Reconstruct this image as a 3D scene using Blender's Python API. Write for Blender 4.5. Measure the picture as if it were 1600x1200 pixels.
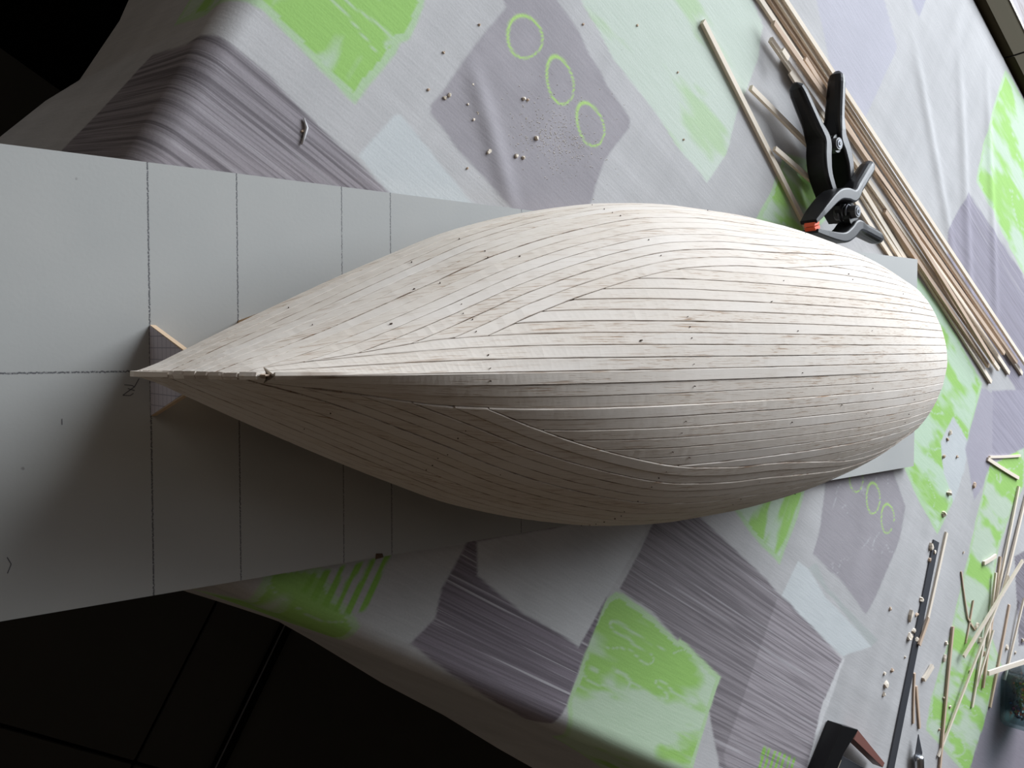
import bpy, math, random
import numpy as np
random.seed(7); rng = np.random.default_rng(7)
SC = bpy.context.scene; COL = SC.collection
for o in list(bpy.data.objects): bpy.data.objects.remove(o)

# ---------------------------------------------------------------- frames
# World: x, y along the table's sides, z up, table top (cloth) at z = 0.75.
TH = math.radians(-30.5)
EA = np.array([math.cos(TH), math.sin(TH)]); EB = np.array([-EA[1], EA[0]])
TZ = 0.75; BOARD = 0.006; HC = 0.3476103708239072; CY = 0.012887280570906566
ROT = -TH                                   # board's long axis against the table's
def W(X, Y, Z=0.0):                          # board coordinates (Z over the board's top) to world
    return (X*EA[0]+Y*EA[1], X*EB[0]+Y*EB[1], TZ+BOARD+Z)
# ---------------------------------------------------------------- camera
M = np.array([[0.7645756503370149, 0.0007981852792102503, 0.6445335040259668],
              [-0.025633295725111804, -0.9991704271283618, 0.03164477369797482],
              [0.6440240749086945, -0.0407163413433369, -0.7639209189998747]])
R2 = np.array([[EA[0], EA[1], 0], [EB[0], EB[1], 0], [0, 0, 1]])
MW = (R2 @ M.T).T                            # rows right, down, forward in world axes
cam = bpy.data.cameras.new('camera'); camo = bpy.data.objects.new('camera', cam); COL.objects.link(camo)
cam.sensor_width = 36; cam.lens = 1450/1600*36; cam.clip_start = 0.01
from mathutils import Matrix, Vector
u, s_, vt = np.linalg.svd(MW); MW = u @ vt
loc = W(0, CY, HC)
m = Matrix([[MW[0][i], -MW[1][i], -MW[2][i], loc[i]] for i in range(3)] + [[0, 0, 0, 1]])
camo.matrix_world = m; SC.camera = camo
SC.view_settings.view_transform = 'Standard'; SC.view_settings.look = 'None'
SC.view_settings.gamma = 1; SC.view_settings.use_curve_mapping = False
SC.view_settings.exposure = 0.0
# ---------------------------------------------------------------- light
wd = bpy.data.worlds.new('world'); SC.world = wd; wd.use_nodes = True
wd.node_tree.nodes['Background'].inputs[0].default_value = (0.72, 0.82, 1.0, 1)
wd.node_tree.nodes['Background'].inputs[1].default_value = 0.5
def area(name, loc, look, sx, sy, power, col):
    l = bpy.data.lights.new(name, 'AREA'); l.shape = 'RECTANGLE'; l.size = sx; l.size_y = sy
    l.energy = power; l.color = col
    o = bpy.data.objects.new(name, l); COL.objects.link(o); o.location = loc
    o.rotation_euler = (Vector(look)-Vector(loc)).to_track_quat('-Z', 'Y').to_euler()
    return o
WIN = (1.00, 1.30)                           # window centre: x, height
area('window_light', (1.02, 2.05, 1.70), (0.3, 0.15, 0.80), 2.0, 1.2, 110, (0.89, 0.945, 1.0))
area('west_fill_light', (-1.5, 0.30, 1.3), (0.2, 0.2, 0.6), 0.8, 1.6, 3.6, (1.0, 0.93, 0.84))  # added warm fill from the west, lifts the hanging cloth; no door built

# ---------------------------------------------------------------- helpers
def tag(o, label=None, cat=None, group=None, kind=None):
    if label: o['label'] = label
    if cat: o['category'] = cat
    if group: o['group'] = group
    if kind: o['kind'] = kind
    return o
def empty(name, loc=(0, 0, 0), rz=0, label=None, cat=None, group=None):
    o = bpy.data.objects.new(name, None); COL.objects.link(o); o.location = loc; o.rotation_euler = (0, 0, rz)
    o.empty_display_size = 0.02
    return tag(o, label, cat, group)
def mesh(name, v, f, mat, parent=None, smooth=False):
    me = bpy.data.meshes.new(name); me.from_pydata([tuple(map(float, p)) for p in v], [], f); me.validate(); me.update()
    if smooth: me.polygons.foreach_set('use_smooth', [True]*len(me.polygons))
    if mat: me.materials.append(mat)
    o = bpy.data.objects.new(name, me); COL.objects.link(o)
    if parent: o.parent = parent
    return o
class MB:
    def __init__(s): s.v = []; s.f = []
    def add(s, v, f):
        n = len(s.v); s.v += [tuple(map(float, p)) for p in v]; s.f += [tuple(i+n for i in q) for q in f]
    def box(s, x0, x1, y0, y1, z0, z1, c=0.0):
        if c <= 0:
            v = [(x, y, z) for z in (z0, z1) for y in (y0, y1) for x in (x0, x1)]
            s.add(v, [(0, 2, 3, 1), (4, 5, 7, 6), (0, 1, 5, 4), (2, 6, 7, 3), (0, 4, 6, 2), (1, 3, 7, 5)])
        else:
            s.prism([(x0+c, y0), (x1-c, y0), (x1, y0+c), (x1, y1-c), (x1-c, y1), (x0+c, y1), (x0, y1-c), (x0, y0+c)], z0, z1, c)
    def prism(s, poly, z0, z1, c=0.0):
        """extrude a counter-clockwise outline, with a chamfer c on both faces"""
        P = np.array(poly, float); n = len(P)
        if c > 0:
            e = np.roll(P, -1, 0)-P; e /= np.linalg.norm(e, axis=1)[:, None]+1e-12
            nr = np.stack([-e[:, 1], e[:, 0]], 1); b = nr+np.roll(nr, 1, 0)
            b /= np.maximum((b*b).sum(1), .6)[:, None]/1.0; b *= 1.0
            Q = P+b*c*1.0
            rings = [(Q, z0), (P, z0+c), (P, z1-c), (Q, z1)]
        else: rings = [(P, z0), (P, z1)]
        v = [(p[0], p[1], z) for R, z in rings for p in R]; f = []
        for r in range(len(rings)-1):
            for i in range(n): j = (i+1) % n; f.append((r*n+i, r*n+j, (r+1)*n+j, (r+1)*n+i))
        f.append(tuple(reversed(range(n)))); f.append(tuple((len(rings)-1)*n+i for i in range(n)))
        s.add(v, f)
    def tube(s, pts, r, n=10, cap=True):
        P = [Vector(p) for p in pts]; rr = r if hasattr(r, '__len__') else [r]*len(P); v = []; up = Vector((0, 0, 1))
        for i, p in enumerate(P):
            t = (P[min(i+1, len(P)-1)]-P[max(i-1, 0)]).normalized()
            a = t.cross(up)
            if a.length < 1e-3: a = t.cross(Vector((1, 0, 0)))
            a.normalize(); b = t.cross(a)
            for k in range(n):
                q = p+(a*math.cos(2*math.pi*k/n)+b*math.sin(2*math.pi*k/n))*rr[i]; v.append(tuple(q))
        f = [(i*n+k, i*n+(k+1) % n, (i+1)*n+(k+1) % n, (i+1)*n+k) for i in range(len(P)-1) for k in range(n)]
        if cap: f += [tuple(reversed(range(n))), tuple((len(P)-1)*n+k for k in range(n))]
        s.add(v, f)
    def build(s, name, mat, parent=None, smooth=False): return mesh(name, s.v, s.f, mat, parent, smooth)
def boxobj(name, x0, x1, y0, y1, z0, z1, mat, parent=None, c=0.0):
    b = MB(); b.box(x0, x1, y0, y1, z0, z1, c); return b.build(name, mat, parent)

# ---------------------------------------------------------------- materials
def mat(name, col=(.5, .5, .5), rough=.6, metal=0.0, spec=None):
    m = bpy.data.materials.new(name); m.use_nodes = True
    b = m.node_tree.nodes['Principled BSDF']; b.inputs['Base Color'].default_value = (*col, 1)
    b.inputs['Roughness'].default_value = rough; b.inputs['Metallic'].default_value = metal
    if spec is not None: b.inputs['Specular IOR Level'].default_value = spec
    return m
def nodes(m):
    nt = m.node_tree; return nt, nt.nodes, nt.links, nt.nodes['Principled BSDF']
def mixrgb(nt, fac, a, b, mode='MIX'):
    n = nt.nodes.new('ShaderNodeMix'); n.data_type = 'RGBA'; n.blend_type = mode
    for sock, val in ((n.inputs[0], fac), (n.inputs[6], a), (n.inputs[7], b)):
        if hasattr(val, 'links') or hasattr(val, 'is_output'): nt.links.new(val, sock)
        else: sock.default_value = val if not isinstance(val, tuple) or len(val) == 4 else (*val, 1)
    return n.outputs[2]
def math_(nt, op, a, b=None, c=None, clamp=False):
    n = nt.nodes.new('ShaderNodeMath'); n.operation = op; n.use_clamp = clamp
    for i, val in enumerate((a, b, c)):
        if val is None: continue
        if hasattr(val, 'is_output'): nt.links.new(val, n.inputs[i])
        else: n.inputs[i].default_value = val
    return n.outputs[0]
def noise(nt, vec, scale=5, detail=3, rough=.5, dist=0):
    n = nt.nodes.new('ShaderNodeTexNoise'); n.inputs['Scale'].default_value = scale; n.inputs['Detail'].default_value = detail
    n.inputs['Roughness'].default_value = rough; n.inputs['Distortion'].default_value = dist
    if vec is not None: nt.links.new(vec, n.inputs['Vector'])
    return n.outputs[0]
def mapr(nt, v, a, b, c=0.0, d=1.0):
    n = nt.nodes.new('ShaderNodeMapRange'); n.clamp = True
    nt.links.new(v, n.inputs[0])
    for i, x in enumerate((a, b, c, d)): n.inputs[i+1].default_value = x
    return n.outputs[0]
def mapping(nt, vec, scale=(1, 1, 1), rot=(0, 0, 0), loc=(0, 0, 0)):
    n = nt.nodes.new('ShaderNodeMapping'); nt.links.new(vec, n.inputs[0])
    n.inputs['Scale'].default_value = scale; n.inputs['Rotation'].default_value = rot; n.inputs['Location'].default_value = loc
    return n.outputs[0]
def bump(nt, h, strength=.3, dist=.001):
    n = nt.nodes.new('ShaderNodeBump'); n.inputs['Strength'].default_value = strength; n.inputs['Distance'].default_value = dist
    nt.links.new(h, n.inputs['Height']); nt.links.new(n.outputs[0], nt.nodes['Principled BSDF'].inputs['Normal'])
def attr(nt, name):
    n = nt.nodes.new('ShaderNodeAttribute'); n.attribute_name = name; return n
def objco(nt): return nt.nodes.new('ShaderNodeTexCoord').outputs['Object']

# balsa of the hull: grain follows each plank through the 'grain' attribute (along, across, random)
def balsa(name, base, fleck, grainmode=True, amount=1.0):
    m = mat(name, base, .9, spec=.10); nt, N, Lk, B = nodes(m)
    g = attr(nt, 'grain').outputs['Vector'] if grainmode else objco(nt)
    v1 = mapping(nt, g, (48, 1400, 60) if grainmode else (40, 900, 900))
    n1 = noise(nt, v1, 1.0, 3, .6, .4)
    v2 = mapping(nt, g, (120, 2100, 91) if grainmode else (60, 1500, 1500), rot=(0, 0, .045))
    n2 = noise(nt, v2, 1.0, 2, .6, .2)
    v3 = mapping(nt, g, (14, 60, 37)); n3 = noise(nt, v3, 1.0, 3, .5)
    f1 = mapr(nt, n1, .575, .72, 0, .70*amount); f2 = mapr(nt, n2, .58, .72, 0, .50*amount)
    zone = mapr(nt, n3, .40, .64)
    f = math_(nt, 'MULTIPLY', math_(nt, 'MAXIMUM', f1, f2), math_(nt, 'MULTIPLY_ADD', zone, .85, .15))
    tint = mixrgb(nt, mapr(nt, n3, .3, .7), base, tuple(c*k for c, k in zip(base, (.93, .90, .86))))
    if grainmode:
        rnd = nt.nodes.new('ShaderNodeObjectInfo').outputs['Random']
        tint = mixrgb(nt, math_(nt, 'MULTIPLY', rnd, .30), tint, tuple(c*k for c, k in zip(base, (.88, .83, .76))))
    c = mixrgb(nt, f, tint, fleck)
    if grainmode:
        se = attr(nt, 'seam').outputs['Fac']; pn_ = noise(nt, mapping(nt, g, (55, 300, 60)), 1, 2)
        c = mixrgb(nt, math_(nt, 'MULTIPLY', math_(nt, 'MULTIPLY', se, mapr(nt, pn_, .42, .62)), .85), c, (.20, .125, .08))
    Lk.new(c, B.inputs['Base Color'])
    h = math_(nt, 'SUBTRACT', math_(nt, 'MULTIPLY', n1, .3), f)
    bump(nt, h, .25, .0004)
    return m
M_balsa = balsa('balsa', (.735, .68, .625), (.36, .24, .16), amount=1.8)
M_strip = balsa('balsa_strip', (.80, .72, .62), (.45, .33, .22), False, .6)
M_stripdark = balsa('balsa_strip_brown', (.60, .47, .37), (.30, .2, .14), False, .6)
M_core = mat('inner_dark_wood', (.10, .06, .035), .9)
M_ply = balsa('plywood_edge', (.62, .47, .33), (.35, .22, .12), False, .6)
M_black = mat('black_plastic', (.008, .008, .009), .36, spec=.28)
M_grey = mat('dark_grey_plastic', (.05, .05, .055), .45)
M_pad = mat('orange_rubber', (.75, .10, .03), .6)
M_steel = mat('steel', (.55, .56, .58), .28, 1.0)
M_darksteel = mat('dark_steel', (.10, .105, .12), .45, .6)
M_pencil = mat('pencil_graphite', (.10, .10, .115), .7)
M_hole = mat('pin_hole_dark', (.06, .035, .02), .9)

# ---------------------------------------------------------------- room
M_wall = mat('warm_plaster', (.25, .195, .145), .9)
nt, N, Lk, B = nodes(M_wall); bump(nt, noise(nt, objco(nt), 60, 4), .2, .003)
M_floor = mat('dark_tile', (.03, .03, .03), .7, spec=.15)
nt, N, Lk, B = nodes(M_floor)
Lk.new(mixrgb(nt, noise(nt, objco(nt), 9, 4), (.028, .027, .025), (.040, .038, .034)), B.inputs['Base Color'])
M_grout = mat('black_grout', (.002, .002, .002), 1.0, spec=0)
RX0, RX1, RY0, RY1, RZ = -1.6, 2.9, -2.4, 1.12, 2.5
fl = boxobj('floor', RX0, RX1, RY0, RY1, -.10, -.006, M_grout); tag(fl, 'dark tiled floor under the table', kind='structure')
tx = [-.085+.63*i for i in range(-2, 5)]; ty = [-.232+.63*i for i in range(-3, 2)]
tile = None
for i in range(len(tx)-1):
    for j in range(len(ty)-1):
        if tile is None:
            b = MB(); b.box(.002, .628, .002, .628, -.006, 0, .0015); tile = b.build('tile', M_floor, fl); tile.location = (tx[i], ty[j], 0)
        else:
            t = tile.copy(); COL.objects.link(t); t.location = (tx[i], ty[j], 0)
def wall(name, b_list, label):
    b = MB()
    for q in b_list: b.box(*q)
    return tag(b.build(name, M_wall), label, kind='structure')
WX0, WX1, WZ0, WZ1 = WIN[0]-1.05, WIN[0]+1.05, TZ-.02, 2.25
wall('wall_north', [(RX0, WX0, .715, .86, 0, RZ), (WX1, RX1, .715, .86, 0, RZ), (WX0, WX1, .715, .86, 0, WZ0-.03), (WX0, WX1, .715, .86, WZ1, RZ)], 'beige plaster wall holding the window beside the table')
wall('wall_south', [(RX0, RX1, RY0-.1, RY0, 0, RZ)], 'beige plaster wall far behind the table')
wall('wall_west', [(RX0-.1, RX0, RY0, .86, 0, RZ)], 'beige plaster wall')
wall('wall_east', [(RX1, RX1+.1, RY0, .86, 0, RZ)], 'beige plaster wall')
ce = boxobj('ceiling', RX0, RX1, RY0, .86, RZ, RZ+.1, M_wall); tag(ce, 'plain ceiling', kind='structure')
# window: frame with an olive brown inner sill in two mitred boards and a pale stone outer sill
M_olive = mat('olive_brown_sill', (.05, .045, .025), .9, spec=.08)
nt, N, Lk, B = nodes(M_olive)
Lk.new(mixrgb(nt, noise(nt, mapping(nt, objco(nt), (6, 60, 60)), 1, 4), (.034, .032, .015), (.05, .038, .022)), B.inputs['Base Color'])
M_stone = mat('pale_streaky_stone', (.5, .46, .46), .7)
nt, N, Lk, B = nodes(M_stone)
Lk.new(mixrgb(nt, mapr(nt, noise(nt, mapping(nt, objco(nt), (30, 150, 30), rot=(0, 0, .6)), 1, 4, .6, .6), .35, .7), (.20, .16, .16), (.36, .33, .35)), B.inputs['Base Color'])
M_frame = mat('white_window_frame', (.7, .7, .68), .4)
wf = MB()
for x0, x1, z0, z1 in ((WX0, WX0+.05, WZ0, WZ1), (WX1-.05, WX1, WZ0, WZ1), (WX0+.05, WX1-.05, WZ1-.05, WZ1)): wf.box(x0, x1, .78, .84, z0, z1, .004)
win = tag(wf.build('window_1', M_frame), 'tall window beside the table, open to grey daylight', kind='structure')
d = .004
s1 = MB(); s1.prism([(WX0, .672), (.612, .672), (.640, .704), (WX0, .704)], TZ-.05, TZ+BOARD, .001); s1.build('sill_board', M_olive, win)
s1 = MB(); s1.prism([(.6135, .672), (WX1, .672), (WX1, .704), (.6415, .704)], TZ-.05, TZ+BOARD, .001); s1.build('sill_board', M_olive, win)
boxobj('stone_sill', WX0, WX1, .706, .86, TZ-.05, TZ+.004, M_stone, win, .002)
boxobj('sill_edge', WX0, WX1, .704, .7065, TZ-.05, TZ+BOARD+.001, M_frame, win)
tr = boxobj('trim_1', .638, .656, -2.2, .05, 0, .006, mat('floor_strip_black', (.001, .001, .001), .9, spec=.05), None, .002)  # raised black strip, with a thin rim along it
tag(tr, 'narrow black strip across the dark floor', kind='structure')
boxobj('strip_rim', .6415, .6435, -2.2, .05, .006, .0068, M_darksteel, tr)

# ---------------------------------------------------------------- table and cloth
A0, A1, B0, B1, RC, LD = .068, 1.45, .014, .664, .03, .165
M_tablewood = mat('table_wood', (.20, .11, .055), .5)
tb = empty('table', (.76, .34, 0), 0, 'rectangular wooden table hidden beneath the patterned tablecloth', 'table')
tp = MB(); tp.box(A0-.76+.002, A1-.76-.002, B0-.34+.002, B1-.34-.002, TZ-.030, TZ-.0025, .006); tp.build('tabletop', M_tablewood, tb)
ap = MB()
for x0, x1, y0, y1 in ((-.6, .6, -.27, -.25), (-.6, .6, .25, .27), (-.62, -.60, -.27, .27), (.60, .62, -.27, .27)): ap.box(x0, x1, y0, y1, TZ-.10, TZ-.030)
ap.build('apron', M_tablewood, tb)
for sx in (-.61, .61):
    for sy in (-.25, .25):
        boxobj('leg', sx-.025, sx+.025, sy-.025, sy+.025, 0, TZ-.03, M_tablewood, tb, .004)

def cloth(a, b):
    ca = np.clip(a, A0+RC, A1-RC); cb = np.clip(b, B0+RC, B1-RC)
    da = a-ca; db = b-cb; rr = np.hypot(da, db)+1e-9; d = rr-RC; na = da/rr; nb = db/rr; out = d > 0
    fA = np.interp(b, [.0, .1, .14, .18, .2, .24, .28, .32], [.22, .26, .19, .12, .07, .07, .11, .1])
    fB = np.interp(a, [.1, .17, .2, .23, .26, .29, .32, .38, .44, .5, .56, .7], [.12, .09, .09, .08, .06, .05, .07, .12, .15, .2, .24, .15])
    wA = na*na/(na*na+nb*nb+1e-9); flare = wA*fA+(1-wA)*fB; flare = np.where(nb > .5, .02, flare)
    r = .012; phm = np.pi/2-flare; dd = np.maximum(d, 0); t = np.minimum(dd/r, phm)
    o = r*np.sin(t); z = -(r-r*np.cos(t)); rem = np.maximum(dd-r*phm, 0)
    o = o+rem*np.cos(phm); z = z-rem*np.sin(phm)
    A = np.where(out, ca+na*(RC+o), a); Bb = np.where(out, cb+nb*(RC+o), b)
    return A, Bb, np.where(out, z, 0)
PATCH = {
 'stripeA':[(-0.0048,0.1352),(0.0096,0.1892),(0.0432,0.1868),(0.0612,0.1916),(0.0844,0.1907),(0.1125,0.1882),(0.1505,0.1855),(0.1928,0.1827),(0.1774,0.1132),(0.1137,0.1177),(0.066,0.1112)],
 'greenA':[(0.0084,0.2072),(0.0432,0.2024),(0.0624,0.2108),(0.0689,0.212),(0.0898,0.2097),(0.121,0.2073),(0.1259,0.2397),(0.1252,0.2457),(0.1283,0.2504),(0.1261,0.2681),(0.1191,0.2885),(0.0612,0.2492),(0.0036,0.2456)],
 'lightA':[(0.1331,0.1895),(0.1386,0.2159),(0.141,0.2186),(0.1474,0.2177),(0.1883,0.2089),(0.226,0.2036),(0.195,0.1788),(0.1505,0.1855)],
 'mauveA':[(0.1489,0.3103),(0.1732,0.3344),(0.1877,0.329),(0.2065,0.327),(0.2177,0.3219),(0.2315,0.3195),(0.2362,0.3174),(0.26,0.3139),(0.2623,0.3091),(0.2557,0.282),(0.2591,0.2507),(0.2556,0.2219),(0.2473,0.2182),(0.2121,0.2206),(0.1747,0.2247),(0.1665,0.2276),(0.154,0.2294),(0.1524,0.2329),(0.154,0.2417),(0.157,0.2675),(0.1626,0.3029)],
 'paleA':[(0.183,0.3529),(0.2022,0.3406),(0.2163,0.3383),(0.233,0.3324),(0.2589,0.331),(0.2753,0.3297),(0.3004,0.326),(0.3323,0.3247),(0.3382,0.3509),(0.3336,0.3769),(0.3329,0.4224),(0.3261,0.4426),(0.2852,0.4559)],
 'greenB':[(0.3837,0.3334),(0.3882,0.3592),(0.3867,0.3889),(0.4108,0.4024),(0.4578,0.3998),(0.4384,0.3581)],
 'greenC':[(0.6175,0.6628),(0.6704,0.6661),(0.782,0.6516),(0.7504,0.5335),(0.7003,0.5381),(0.6381,0.5447),(0.6238,0.5461),(0.6168,0.5794),(0.6162,0.6314)],
 'mauveC':[(0.6024,0.4797),(0.6154,0.5279),(0.7427,0.532),(0.8599,0.508),(0.8264,0.433),(0.7129,0.4424),(0.625,0.4448)],
 'faintA':[(0.353,0.5069),(0.4186,0.5684),(0.4623,0.547),(0.4542,0.4735),(0.4046,0.4691)],
 'faintB':[(0.4476,0.5936),(0.4774,0.6227),(0.4752,0.5896)],
 'greenD':[(0.5771,0.4195),(0.6269,0.4213),(0.7283,0.4074),(0.732,0.3517),(0.7382,0.3244),(0.7338,0.2984),(0.7234,0.2618),(0.6852,0.2706),(0.642,0.2841),(0.5714,0.319)],
 'lightD':[(0.6955,0.3574),(0.732,0.3517),(0.7389,0.3277),(0.7353,0.2961),(0.7062,0.3091),(0.6867,0.3289)],
 'mauveD':[(0.5448,0.2298),(0.628,0.2746),(0.6611,0.2598),(0.6667,0.2323),(0.6641,0.2179),(0.6572,0.1837),(0.6507,0.166),(0.6101,0.1734),(0.5585,0.1773),(0.5577,0.1938)],
 'greenE':[(0.4454,0.1695),(0.5253,0.2157),(0.5274,0.1903),(0.525,0.1557),(0.4951,0.1589)],
 'lightB':[(0.5439,0.1666),(0.5382,0.1371),(0.6355,0.1281),(0.671,0.1478),(0.6448,0.1514),(0.5923,0.1569),(0.558,0.1661)],
 'stripeB':[(0.3959,0.1408),(0.4172,0.1503),(0.5099,0.1416),(0.5759,0.1343),(0.6356,0.1262),(0.6271,0.0904),(0.6315,0.0481),(0.75,-0.0604),(0.6576,-0.1012),(0.5022,0.0496),(0.5032,0.0712),(0.4705,0.0742),(0.4509,0.0777),(0.42,0.0846),(0.3868,0.0857),(0.3915,0.1108)],
 'overB':[(0.5349,0.1354),(0.639,0.1273),(0.6315,0.0481),(0.75,-0.0628),(0.75,-0.1372),(0.5312,0.0291)],
 'greenF':[(0.3808,0.0778),(0.3848,0.0831),(0.3917,0.0845),(0.4214,0.0823),(0.4513,0.077),(0.4512,0.0794),(0.5032,0.0712),(0.5022,0.0496),(0.5047,0.0144),(0.6576,-0.1012),(0.5268,-0.0652),(0.4176,-0.0292),(0.3798,0.0176),(0.3802,0.0355),(0.3756,0.0556)],
 'stripeC':[(0.2747,0.0693),(0.3782,0.1328),(0.3803,0.059),(0.3793,0.037),(0.3798,0.0176),(0.378,0.0044),(0.3636,-0.0016),(0.306,0.0068),(0.2676,0.0128),(0.2745,0.0284),(0.2711,0.0416),(0.2727,0.0552)],
 'lightC':[(0.2791,0.0695),(0.3801,0.1297),(0.3908,0.1224),(0.3858,0.1046),(0.3805,0.0833),(0.3736,0.0466),(0.3537,0.048),(0.3271,0.049),(0.2879,0.0546)],
 'lightE':[(0.205,0.028),(0.2307,0.0476),(0.2706,0.0693),(0.271,0.0529),(0.2711,0.0416),(0.2745,0.0284),(0.2664,0.0128),(0.2556,0.0068),(0.2388,0.0092)],
 'greenG':[(0.198,-0.0796),(0.183,0.0192),(0.2056,0.0268),(0.2376,0.0104),(0.2376,0.0008),(0.2316,-0.028),(0.2172,-0.0472)],
 'hatchG':[(0.2042,0.0233),(0.2371,0.0447),(0.2379,0.0351),(0.2383,0.0245),(0.2353,0.0165),(0.2292,0.0128),(0.2136,0.0128),(0.2026,0.014)],
 'greenH':[(0.7793,0.3533),(0.8393,0.4058),(0.8603,0.3691),(0.8471,0.3369),(0.841,0.2961),(0.8476,0.2616),(0.8606,0.2298),(0.9069,0.2089),(0.8997,0.1705),(0.9087,0.0975),(0.8734,0.1059),(0.7927,0.1175),(0.787,0.1428),(0.7913,0.1884),(0.79,0.2164),(0.7864,0.2617),(0.7819,0.3141)],
 'mauveH':[(0.749,0.4111),(0.8254,0.4531),(0.8636,0.418),(0.7852,0.3562)],
 'mauveI':[(0.7295,0.3444),(0.7304,0.4041),(0.7529,0.41),(0.7837,0.3586),(0.7785,0.331),(0.7695,0.3146)],
 'mauveJ':[(0.9061,0.2025),(1.0236,0.2667),(1.1144,0.1327),(0.8925,0.1106)],
 'stripeJ':[(0.8771,0.3046),(0.9454,0.3528),(1.0037,0.2666),(0.9345,0.2367)],
 'hatchB':[(0.5693,0.0452),(0.6154,0.0485),(0.6143,0.0284),(0.5687,0.026)],
 'greyB':[(0.558,0.1661),(0.671,0.1478),(0.6775,0.1551),(0.5911,0.1637),(0.5659,0.1731)],
}
CIRC = [
[(0.1742, 0.3076), (0.1847, 0.2898), (0.1705, 0.2918), (0.1885, 0.3062)],
[(0.2026, 0.3058), (0.2161, 0.2866), (0.1999, 0.292), (0.2167, 0.3007)],
[(0.2302, 0.2992), (0.2454, 0.2829), (0.2287, 0.286), (0.2458, 0.2965)],
[(0.6054, 0.2532), (0.6187, 0.234), (0.6037, 0.2403), (0.6217, 0.2485)],
[(0.6349, 0.2491), (0.6469, 0.2304), (0.6318, 0.2361), (0.6498, 0.244)],
[(0.5768, 0.2526), (0.5879, 0.2383), (0.5746, 0.2413), (0.5916, 0.2493)]
]
def grow(x0, x1, s0, s1, xa, xb):
    xs = [x0]
    while xs[-1] < x1:
        x = xs[-1]; t = min(max((x-xa)/(xb-xa), 0), 1); xs.append(x+s0+(s1-s0)*t)
    return np.array(xs)
ga = np.concatenate([np.arange(A0-LD, -.02, .003), grow(-.02, 1.0, .0011, .0026, .45, .9), np.arange(1.01, A1+LD, .012)])
gb = np.concatenate([np.arange(B0-LD, -.06, .0025), grow(-.06, .70, .0012, .0024, .3, .6), np.arange(.71, B1+LD, .012)])
na_, nb_ = len(ga), len(gb)
Ag, Bg = np.meshgrid(ga, gb)
def vnoise(x, y, seed):
    r_ = np.random.default_rng(seed); T = r_.random((256, 256)); xi = np.floor(x).astype(int); yi = np.floor(y).astype(int)
    fx = x-xi; fy = y-yi; fx = fx*fx*(3-2*fx); fy = fy*fy*(3-2*fy); g = lambda i, j: T[i & 255, j & 255]
    return (g(xi, yi)*(1-fx)+g(xi+1, yi)*fx)*(1-fy)+(g(xi, yi+1)*(1-fx)+g(xi+1, yi+1)*fx)*fy
def fbm(x, y, seed, o=3):
    s = 0; a_ = 1; t = 0
    for k in range(o): s = s+a_*vnoise(x*2**k, y*2**k, seed+k); t += a_; a_ *= .55
    return s/t
def inpoly(px, py, P):
    ins = np.zeros(px.shape, bool); n = len(P)
    for i in range(n):
        x0, y0 = P[i]; x1, y1 = P[(i+1) % n]
        if y0 == y1: continue
        c = ((y0 > py) != (y1 > py)) & (px < (x1-x0)*(py-y0)/(y1-y0)+x0); ins ^= c
    return ins
wob = .0010
Aw = Ag+(fbm(Ag*60, Bg*60, 11)-.5)*wob*2; Bw = Bg+(fbm(Ag*60, Bg*60, 31)-.5)*wob*2
BASE = np.array([.455, .448, .450])
colr = np.ones((nb_, na_, 3))*BASE
stripe = np.zeros((nb_, na_, 3))             # r: dark stripes, g: light scratches, b: strength of weave streaks
# washed background: broad soft streaks along both weave directions
st = fbm(Ag*7, Bg*90, 51); st2 = fbm(Ag*70, Bg*8, 61)
colr *= (1+.17*(st-.5)+.17*(st2-.5))[..., None]
blob = fbm(Ag*9, Bg*9, 71); colr *= (1+.24*(blob-.5))[..., None]
GREEN = np.array([.31, .535, .15]); PALE = np.array([.47, .57, .45]); MAUVE = np.array([.325, .305, .325]); DARK = np.array([.125, .105, .125])
LIGHT = np.array([.53, .555, .56]); LEDGE = np.array([.40, .56, .33])
def paint(name, fn):
    P = PATCH[name]; xs = [p[0] for p in P]; ys = [p[1] for p in P]
    bb = (Aw > min(xs)-.004) & (Aw < max(xs)+.004) & (Bw > min(ys)-.004) & (Bw < max(ys)+.004)
    idx = np.where(bb)
    ins = inpoly(Aw[idx], Bw[idx], P); ed = edgedist(idx, P); sp_ = .0013
    al = np.clip(.5+np.where(ins, ed, -ed)/sp_, 0, 1); k_ = al > 0; idx = (idx[0][k_], idx[1][k_]); al = al[k_][:, None]
    oc_, os_ = colr[idx].copy(), stripe[idx].copy(); fn(idx)
    colr[idx] = oc_*(1-al)+colr[idx]*al; stripe[idx] = os_*(1-al)+stripe[idx]*al
def edgedist(idx, P):
    x = Aw[idx]; y = Bw[idx]; best = np.full(x.shape, 9.0)
    for i in range(len(P)):
        x0, y0 = P[i]; x1, y1 = P[(i+1) % len(P)]; dx, dy = x1-x0, y1-y0; t = np.clip(((x-x0)*dx+(y-y0)*dy)/(dx*dx+dy*dy+1e-12), 0, 1)
        best = np.minimum(best, np.hypot(x-x0-t*dx, y-y0-t*dy))
    return best
def flat(c, var=.10, sc=40, seed=5):
    def fn(idx):
        stripe[idx] = 0; n = fbm(Ag[idx]*sc, Bg[idx]*sc, seed); colr[idx] = np.array(c)*(1+var*2*(n-.5))[:, None]
    return fn
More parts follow.
